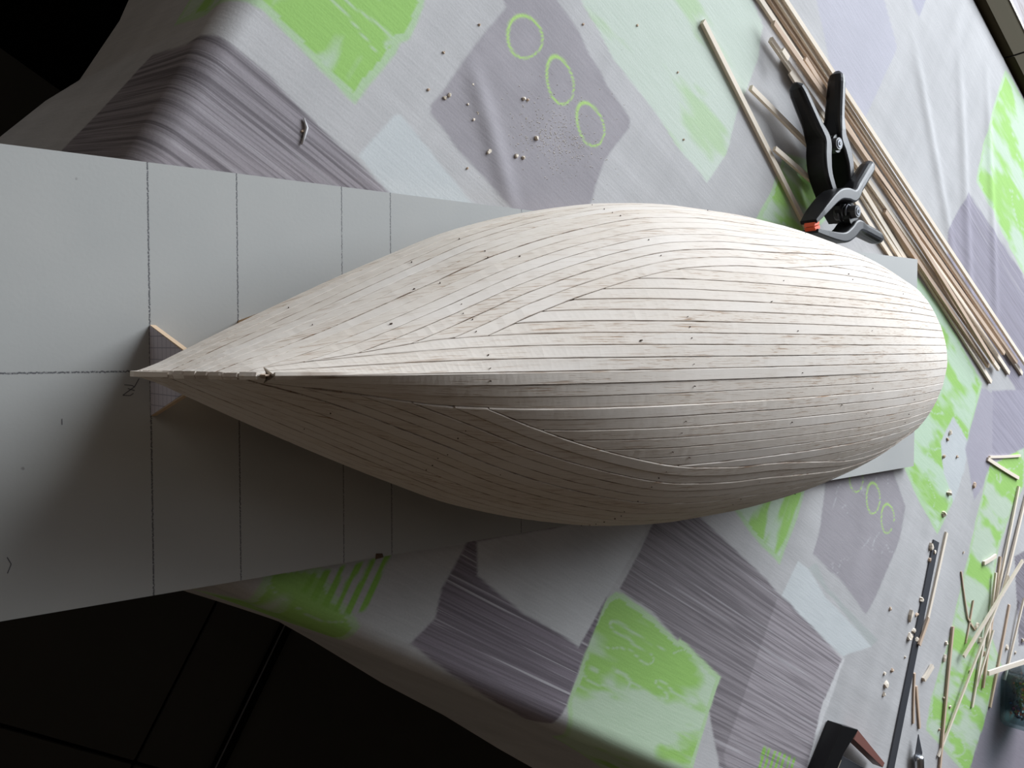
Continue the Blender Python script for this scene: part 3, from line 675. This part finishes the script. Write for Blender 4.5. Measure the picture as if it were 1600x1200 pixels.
# clamp one lies in line with the strips, handles towards the window; clamp two rests across its jaws
clamp((.4475, .3755, TZ+.0062), math.radians(139), 'black spring clamp standing open with both handles towards the window', h=.0150, pad=False)
c2 = at(1264, 355, .030); clamp((c2[0], c2[1], TZ+.0225), math.radians(46), 'black spring clamp with orange jaw pads lying across the other clamp', (0, math.radians(4.5)), h=.0140)

# ---------------------------------------------------------------- balsa strips
def stick(p0, p1, z0, z1, w_, h_, m_, name, label, cat, group=None, bend=0.0):
    P0 = np.array(at(*p0, z0+h_/2)); P1 = np.array(at(*p1, z1+h_/2)); d = P1-P0; L_ = float(np.linalg.norm(d)); rz = math.atan2(d[1], d[0]); ry = -math.asin(d[2]/L_)
    n = 10 if L_ > .06 else 3; v = []; f = []
    for i in range(n+1):
        t = i/n; x = L_*t; y = bend*math.sin(math.pi*t)
        for yy, zz in ((-w_/2, -h_/2), (w_/2, -h_/2), (w_/2, h_/2), (-w_/2, h_/2)): v.append((x+(random.uniform(-.0004, .0004) if i in (0, n) else 0), y+yy, zz))
    for i in range(n):
        for k in range(4): f.append((i*4+k, (i+1)*4+k, (i+1)*4+(k+1) % 4, i*4+(k+1) % 4))
    f += [(0, 1, 2, 3)][:1]+[(n*4+3, n*4+2, n*4+1, n*4)]
    f = [tuple(reversed(q)) if len(q) == 4 and False else q for q in f]
    o = mesh(name, v, f, m_); o.location = P0; o.rotation_euler = (0, ry, rz)
    return tag(o, label, cat, group)
G1 = 'long balsa strips bundled beside the hull'
SB = [  # top end px, lower end px, z at each end, width, height, brown?, label
 ((1200, -40), (1603, 570), .0046, .0046, .0035, .0022, 0, 'pinkish balsa strip on the right outer side of the bundle, reaching the right edge'),
 ((1189, -40), (1596, 584), .0026, .0001, .0035, .0022, 0, 'pale balsa strip just inside the outermost one of the bundle'),
 ((1176, -40), (1588, 566), .0001, .0024, .0034, .0022, 1, 'brownish balsa strip third from the outer side of the bundle'),
 ((1161, -40), (1576, 583), .0001, .0001, .0037, .0022, 0, 'balsa strip along the lower side of the bundle near its top'),
 ((1208, 36), (1568, 552), .0068, .0046, .0035, .0022, 1, 'brown balsa strip beginning level with the first pale one'),
 ((1204, 62), (1560, 577), .0024, .0024, .0037, .0022, 0, 'balsa strip in the middle of the bundle, under a brown one'),
 ((1257, 92), (1552, 566), .0048, .0060, .0034, .0022, 1, 'shaded brown balsa strip starting below the gap in the bundle'),
 ((1224, 90), (1548, 597), .0001, .0001, .0037, .0022, 0, 'long pale balsa strip reaching lowest of the bundle, beside the green print'),
 ((1234, 112), (1418, 412), .0030, .0001, .0040, .0018, 0, 'balsa strip running behind the clamp handle to the corner of the grey board'),
 ((1302, 232), (1410, 410), .0001, .0001, .0040, .0018, 0, 'short balsa strip ending under the corner of the grey board'),
 ((1290, 240), (1396, 408), .0022, .0001, .0036, .0018, 0, 'balsa strip nearest the lying clamp, meeting the board edge'),
 ((1382, 330), (1544, 572), .0024, .0024, .0035, .0022, 1, 'brown balsa strip in the lower half of the bundle with a frayed end'),
]
for p0, p1, z0, z1, w_, h_, br, lb in SB: stick(p0, p1, z0, z1, w_, h_, M_stripdark if br else M_strip, 'balsa_strip', lb, 'wood strip', G1, random.uniform(-.0008, .0008))
stick((1098, 34), (1263, 362), .0001, .0001, .0036, .0024, M_strip, 'balsa_strip', 'single square balsa strip lying alone left of the clamps', 'wood strip')
stick((1173, 137), (1268, 232), .0026, .0040, .0034, .0022, M_strip, 'balsa_strip', 'short balsa strip sloping under the left clamp handle', 'wood strip')
stick((1210, 232), (1275, 288), .0030, .0030, .0032, .0022, M_strip, 'balsa_strip', 'short balsa stub touching the single strip left of the clamps', 'wood strip')
stick((1222, 78), (1231, 92), .009, .009, .0040, .0018, M_strip, 'balsa_offcut', 'tiny white balsa piece stuck on top of the strip bundle', 'offcut')

# off-cuts at the lower right
G2 = 'narrow balsa offcuts piled at the lower right'
OC = [
 ((1598, 876), (1506, 1026), .0120, .0030, .0036, .0016, 0, 'thick white offcut crossing the pile at the right edge'),
 ((1576, 900), (1466, 1182), .0065, .0001, .0026, .0014, 0, 'longest thin white offcut running down across the green print'),
 ((1592, 760), (1556, 940), .0001, .0020, .0030, .0016, 0, 'straight offcut beginning below the small folded pair'),
 ((1604, 770), (1566, 930), .0001, .0020, .0034, .0016, 0, 'straight offcut along the right edge, right of its near-parallel twin'),
 ((1489, 979), (1467, 1215), .0001, .0001, .0028, .0018, 2, 'upright offcut with a dark side along the left of the green print'),
 ((1563, 870), (1536, 1075), .0001, .0001, .0026, .0016, 1, 'thin brown offcut in the middle of the pile'),
 ((1556, 895), (1543, 1010), .0020, .0001, .0026, .0016, 0, 'short pale offcut beside the thin brown one'),
 ((1577, 945), (1547, 1105), .0001, .0001, .0030, .0016, 1, 'brown offcut lowest in the pile, left of the glass jar'),
 ((1545, 960), (1519, 1105), .0022, .0001, .0028, .0014, 0, 'pale offcut ending in a dark split tip on the green'),
 ((1552, 985), (1526, 1072), .0038, .0001, .0024, .0014, 0, 'short pink offcut under the long white ones'),
 ((1600, 935), (1570, 1062), .0030, .0001, .0026, .0014, 0, 'offcut leaning against the top of the glass jar'),
 ((1544, 1052), (1606, 1032), .0075, .0150, .0042, .0018, 0, 'flat white offcut pointing right over the jar rim'),
 ((1502, 893), (1512, 965), .0001, .0001, .0012, .0010, 1, 'thin curled brown splinter in the green stripes'),
 ((1512, 965), (1524, 985), .0001, .0001, .0012, .0010, 1, 'bent end of the curled brown splinter'),
 ((1521, 938), (1509, 1005), .0001, .0001, .0016, .0010, 1, 'small dark sliver left of the crossing offcuts'),
 ((1546, 714), (1594, 712), .0001, .0001, .0022, .0014, 0, 'upper arm of the small folded pair of offcuts'),
 ((1543, 717), (1591, 747), .0001, .0001, .0032, .0016, 0, 'lower thicker arm of the small folded pair of offcuts'),
 ((1429, 1052), (1427, 1130), .0001, .0001, .0020, .0012, 1, 'thin brown splinter above the knife point'),
 ((1432, 1072), (1437, 1138), .0001, .0001, .0024, .0012, 1, 'thicker brown splinter beside the thin one above the knife'),
 ((1443, 1062), (1457, 1040), .0001, .0006, .0040, .0022, 0, 'stubby pink offcut between the ruler and the green print'),
 ((1537, 880), (1556, 868), .0001, .0006, .0034, .0018, 0, 'short pale chip on the green stripes left of the pile'),
 ((1479, 832), (1449, 968), .0001, .0001, .0034, .0016, 0, 'tan strip lying against the right side of the dark ruler'),
 ((1451, 965), (1436, 1008), .0018, .0018, .0034, .0016, 1, 'pinkish brown strip end on top of the dark ruler'),
]
for p0, p1, z0, z1, w_, h_, br, lb in OC: stick(p0, p1, z0, z1, w_, h_, (M_strip, M_stripdark, M_stripdark)[br], 'balsa_offcut', lb, 'offcut', G2, random.uniform(-.0006, .0006))

# crumbs: each countable chip is a thing
def chip(px, py, r, group, label, dark=0, el=1.0, rot=0):
    bm = [(random.uniform(.7, 1.1)*math.cos(a), random.uniform(.7, 1.1)*math.sin(a)) for a in [i*math.pi*2/7 for i in range(7)]]
    bm = [(x*random.uniform(.75, 1.25), y*random.uniform(.75, 1.25)) for x, y in bm]
    v = [(x*r*el, y*r, 0) for x, y in bm]+[(x*r*el*random.uniform(.75, 1), y*r*random.uniform(.75, 1), r*random.uniform(.35, 1.0)) for x, y in bm]+[(random.uniform(-.4, .4)*r, random.uniform(-.3, .3)*r, r*.9)]
    f = [tuple(reversed(range(7)))]+[(i, (i+1) % 7, 7+(i+1) % 7, 7+i) for i in range(7)]+[(7+i, 7+(i+1) % 7, 14) for i in range(7)]
    o = mesh('wood_chip', v, f, M_stripdark if dark else M_strip); p = at(px, py, 0)
    o.location = (p[0], p[1], TZ+.00005); o.rotation_euler = (0, 0, rot or random.uniform(0, 6)); return tag(o, label, 'wood chip', group)
for px, py, r, dk, el in ((1453, 853, .0030, 0, 1.2), (1458, 862, .0024, 0, 1), (1451, 875, .0022, 1, 1.2), (1438, 936, .0022, 0, 1.8), (1421, 962, .0030, 0, 1.7), (1431, 960, .0018, 1, 1.5), (1419, 995, .0034, 0, 1.1), (1427, 985, .0022, 0, 1.6), (1430, 998, .0022, 0, 1.7)):
    chip(px, py, r, 'crumbs along the dark ruler', 'balsa crumb lying along the edge of the dark ruler', dk, el)
for px, py, r, dk, el in ((1381, 1052, .0016, 0, 1), (1383, 1069, .0026, 0, 1.3), (1380, 1084, .0018, 0, 1.2), (1393, 1047, .0018, 1, 1.2), (1413, 1027, .0014, 0, 1), (1390, 951, .0015, 1, 1)):
    chip(px, py, r, 'crumbs between striped square and ruler', 'balsa crumb on pale cloth between the striped square and the ruler', dk, el)
for px, py, r, dk, el in ((1474, 713, .0017, 1, 1), (1495, 714, .0013, 1, 1), (1484, 676, .0016, 0, 1.8), (1482, 770, .0028, 0, 1.2), (1474, 803, .0026, 0, 1.6), (1521, 758, .0018, 1, 1.9), (1480, 686, .0012, 1, 1.6), (1505, 863, .0012, 0, 1)):
    chip(px, py, r, 'crumbs right of the stern', 'balsa crumb on the green and pale print right of the stern', dk, el)
for px, py, r, dk, el in ((1475, 1029, .0020, 0, 1.8), (1478, 1005, .0018, 0, 1.2), (1484, 1104, .0014, 0, 1), (1474, 1090, .0013, 0, 1), (1530, 1000, .0026, 0, 1.3), (1525, 978, .0024, 0, 1.6), (1536, 1022, .0022, 1, 1.5), (1516, 1048, .0020, 1, 1.6), (1572, 1012, .0020, 0, 1.3), (1467, 1140, .0014, 1, 1), (1597, 1000, .0024, 0, 1)):
    chip(px, py, r, 'crumbs among the offcuts', 'balsa crumb lying among the offcuts at lower right', dk, el)
for px, py, r, dk, el in ((738, 133, .0010, 0, 1), (695, 153, .0012, 0, 1), (702, 149, .0011, 0, 1), (745, 155, .0008, 0, 1), (745, 177, .0009, 0, 1), (740, 187, .0009, 0, 1), (818, 154, .0012, 0, 1), (824, 156, .0009, 1, 1), (763, 237, .0014, 0, 1.2), (784, 247, .0010, 0, 1.2), (806, 243, .0012, 0, 1), (817, 246, .0010, 0, 1), (838, 216, .0014, 0, 1), (731, 163, .0007, 0, 1), (767, 198, .0008, 0, 1)):
    chip(px, py, r, 'crumbs on the mauve square', 'pale crumb on the mauve square with rings', dk, el)
for px, py in ((693, 82), (669, 140), (749, 39), (911, 38), (1059, 113), (1068, 218), (996, 40), (730, 263), (472, 205)):
    chip(px, py, .0007, 'dark specks on the cloth', 'tiny dark speck on the cloth above the hull', 1, 1)
# sanding dust: nobody could count it
b = MB()
for i in range(620):
    r1, r2 = np.random.default_rng(i+900).normal(0, 1, 2); px = 872+26*r1+8*r2; py = 218+24*r2
    if i % 3 == 0: px = 850+55*r1; py = 200+45*r2
    p = at(px, py, 0); s = random.uniform(.00018, .00042)
    b.add([(p[0]-s, p[1]-s*.6, TZ), (p[0]+s, p[1]-s*.8, TZ), (p[0]+s*.2, p[1]+s, TZ), (p[0], p[1], TZ+s*.7)], [(0, 1, 3), (1, 2, 3), (2, 0, 3), (0, 2, 1)])
dust = b.build('sanding_dust', mat('pale_wood_dust', (.80, .75, .68), .9, spec=0)); tag(dust, 'fine sanding dust scattered on the mauve square', 'dust', kind='stuff')
# clear adhesive crumb left of the green square
b = MB(); pc = [at(474, 185, 0), at(478, 200, 0), at(474, 216, 0), at(470, 226, 0)]
b.tube([(p[0], p[1], TZ+.0006) for p in pc], [.0003, .0008, .0006, .0003], 8); gl = b.build('glue_scrap', mat('dried_clear_glue', (.42, .41, .42), .4), None, True); tag(gl, 'small dried glue scrap on the dark striped square', 'glue')
# dark piece standing in for a notch in the board's lower edge
p = W(.2165, -.0795, .0004); b = MB(); b.add([(-.002, -.0012, -.0002), (.0022, -.0008, -.0002), (.0016, .0010, -.0002), (-.0016, .0014, -.0002), (-.0012, 0, .0012), (.0014, .0002, .0008)], [(0, 1, 5, 4), (1, 2, 5), (2, 3, 4, 5), (3, 0, 4), (3, 2, 1, 0)])
o = b.build('dark_notch_piece', M_core); o.location = p; o.rotation_euler = (0, 0, ROT); tag(o, 'small dark piece standing in for a notch in the lower edge of the grey board', 'wood chip')

# ---------------------------------------------------------------- ruler, knife, tool, jar
p0 = np.array(at(1461, 845, 0)); p1 = np.array(at(1384, 1230, 0)); d = p1-p0; L_ = float(np.hypot(d[0], d[1])); rl = empty('steel_ruler', tuple(p0[:2])+(TZ+.0002,), math.atan2(d[1], d[0]), 'long narrow dark steel ruler lying left of the offcuts', 'ruler')
boxobj('blade', 0, L_, -.0050, .0050, 0, .0012, M_darksteel, rl, .0002)
# craft knife, only its blade and the collar in view
kp = np.array(at(1434, 1147, .004)); kq = np.array(at(1434, 1180, .004)); d = kq-kp; kn = empty('craft_knife', tuple(kp[:2])+(TZ+.0045,), math.atan2(d[1], d[0]), 'craft knife with pointed blade and bright collar at bottom edge', 'knife')
ld = float(np.hypot(d[0], d[1])); b = MB(); b.prism([(0, 0), (ld, -.0062), (ld+.004, -.004), (ld+.004, .004), (ld, .0062)], -.0003, .0003); b.build('blade', M_darksteel, kn)
b = MB(); b.tube([(ld, 0, 0), (ld+.002, 0, 0), (ld+.010, 0, 0), (ld+.014, 0, 0)], [.0032, .0042, .0044, .0040], 20); b.build('collar', M_steel, kn, True)
b = MB(); b.tube([(ld+.014, 0, 0), (ld+.016, 0, 0), (ld+.10, 0, 0), (ld+.104, 0, 0)], [.0038, .0043, .0043, .003], 20); b.build('handle', mat('brushed_aluminium', (.45, .46, .48), .35, 1.0), kn, True)
# small plane: black end and side, reddish brown rail, grey sole
pa = np.array(at(1316, 1133, .012)); pb = np.array(at(1341, 1140, .012)); pc_ = np.array(at(1383, 1192, .012)); pdn = np.array(at(1283, 1215, .012))
d = pdn-pa; ang = math.atan2(d[1], d[0]); tl = empty('hobby_plane', tuple(pa[:2])+(TZ,), ang, 'black tool body with reddish brown side rail at bottom edge', 'tool')
ca, sa = math.cos(-ang), math.sin(-ang)
def lc(q): x, y = q[0]-pa[0], q[1]-pa[1]; return (x*ca-y*sa, x*sa+y*ca)
lb_, lcn = lc(pb), lc(pc_); sg = 1 if lb_[1] > 0 else -1; w1 = abs(lb_[1]); print('plane local', lb_, lcn)
M_redwood = mat('reddish_brown_wood', (.20, .085, .07), .5)
def quad(name, P, z0, z1, m_, c=.0006):
    A_ = sum(P[i][0]*P[(i+1) % len(P)][1]-P[(i+1) % len(P)][0]*P[i][1] for i in range(len(P)))
    b = MB(); b.prism(P if A_ > 0 else P[::-1], z0, z1, c); return b.build(name, m_, tl)
quad('body', [(0, 0), (.10, 0), (.10, sg*.016), (.014, sg*.016), (lb_[0]+.002, lb_[1]), (lb_[0], lb_[1])], .0003, .012, M_black)
ex, ey = lcn[0]-lb_[0], lcn[1]-lb_[1]; le = math.hypot(ex, ey); ex /= le; ey /= le; nx_, ny_ = -ey, ex
if nx_ < 0: nx_, ny_ = -nx_, -ny_
quad('side_rail', [lb_, lcn, (lcn[0]+nx_*.004, lcn[1]+ny_*.004), (lb_[0]+nx_*.008, lb_[1]+ny_*.008)], .003, .0118, M_redwood)
quad('sole', [(.015, sg*.0165), (.10, sg*.0165), (.10, sg*.050), (lcn[0]+.010, lcn[1])], .0003, .006, M_darksteel)
quad('brass_edge', [(.016, sg*.0162), (.10, sg*.0162), (.10, sg*.0205), (.018, sg*.0205)], .006, .010, mat('dull_beige_edge', (.33, .29, .22), .5))
# square glass jar of coloured pins
jr = np.array(at(1561, 1092, 0)); jar = empty('glass_jar', (jr[0]+.026*math.cos(ROT), jr[1]+.026*math.sin(ROT), TZ+.0002), ROT, 'square glass jar of coloured pins at the right edge', 'jar')
M_glass = mat('jar_glass', (.75, .85, .85), .04); nt, N, Lk, B = nodes(M_glass)
trn = N.new('ShaderNodeBsdfTransparent'); trn.inputs[0].default_value = (.66, .76, .76, 1); gls = N.new('ShaderNodeBsdfGlossy'); gls.inputs['Roughness'].default_value = .05
lw = N.new('ShaderNodeLayerWeight'); lw.inputs[0].default_value = .3; fq = math_(nt, 'MULTIPLY_ADD', math_(nt, 'POWER', lw.outputs[1], 3.0), .6, .05); mxs = N.new('ShaderNodeMixShader')
Lk.new(fq, mxs.inputs[0]); Lk.new(trn.outputs[0], mxs.inputs[1]); Lk.new(gls.outputs[0], mxs.inputs[2]); Lk.new(mxs.outputs[0], N['Material Output'].inputs['Surface'])
def rsq(h, r, n=5):
    o = []
    for cx, cy, a0 in ((h-r, h-r, 0), (-h+r, h-r, 90), (-h+r, -h+r, 180), (h-r, -h+r, 270)):
        for i in range(n): a = math.radians(a0+90*i/(n-1)); o.append((cx+r*math.cos(a), cy+r*math.sin(a)))
    return o
JH = .026; rings = [(rsq(JH-.002, .008), 0), (rsq(JH, .009), .003), (rsq(JH, .009), .034), (rsq(JH-.001, .009), .037), (rsq(JH-.003, .008), .037), (rsq(JH-.003, .008), .004)]
v = [(x, y, z) for R, z in rings for x, y in R]; n_ = 20; f = [(r*n_+i, r*n_+(i+1) % n_, (r+1)*n_+(i+1) % n_, (r+1)*n_+i) for r in range(5) for i in range(n_)]
f += [tuple(reversed(range(n_))), tuple(5*n_+i for i in range(n_))]
mesh('jar_wall', v, f, M_glass, jar, True)
for ci, (cn, cc) in enumerate((('red_pins', (.85, .13, .03)), ('dark_pins', (.01, .012, .02)), ('blue_pins', (.02, .05, .16)), ('yellow_pins', (.6, .5, .08)), ('pink_pins', (.45, .05, .14)))):
    b = MB(); cnt = (110, 330, 60, 34, 22)[ci]
    for i in range(cnt):
        x, y, z = random.uniform(-.020, .020), random.uniform(-.020, .020), random.uniform(.006, .034); r = .0016
        v = [(x+r*a, y+r*b_, z+r*c) for a, b_, c in ((1, 0, 0), (-1, 0, 0), (0, 1, 0), (0, -1, 0), (0, 0, 1), (0, 0, -1))]
        b.add(v, [(0, 2, 4), (2, 1, 4), (1, 3, 4), (3, 0, 4), (2, 0, 5), (1, 2, 5), (3, 1, 5), (0, 3, 5)])
        a = random.uniform(0, 6.28); ln = .007; e = (max(-.021, min(.021, x+ln*math.cos(a))), max(-.021, min(.021, y+ln*math.sin(a))), max(.005, z-.002))
        b.add([(x, y, z+.0003), (x, y, z-.0003), (e[0], e[1], e[2])], [(0, 1, 2)])
    tag(b.build(cn, mat(cn[:-1]+'_head', cc, .3), jar), kind='stuff')
chip(1586, 1020, .0014, 'crumbs among the offcuts', 'balsa crumb lying among the offcuts at lower right')
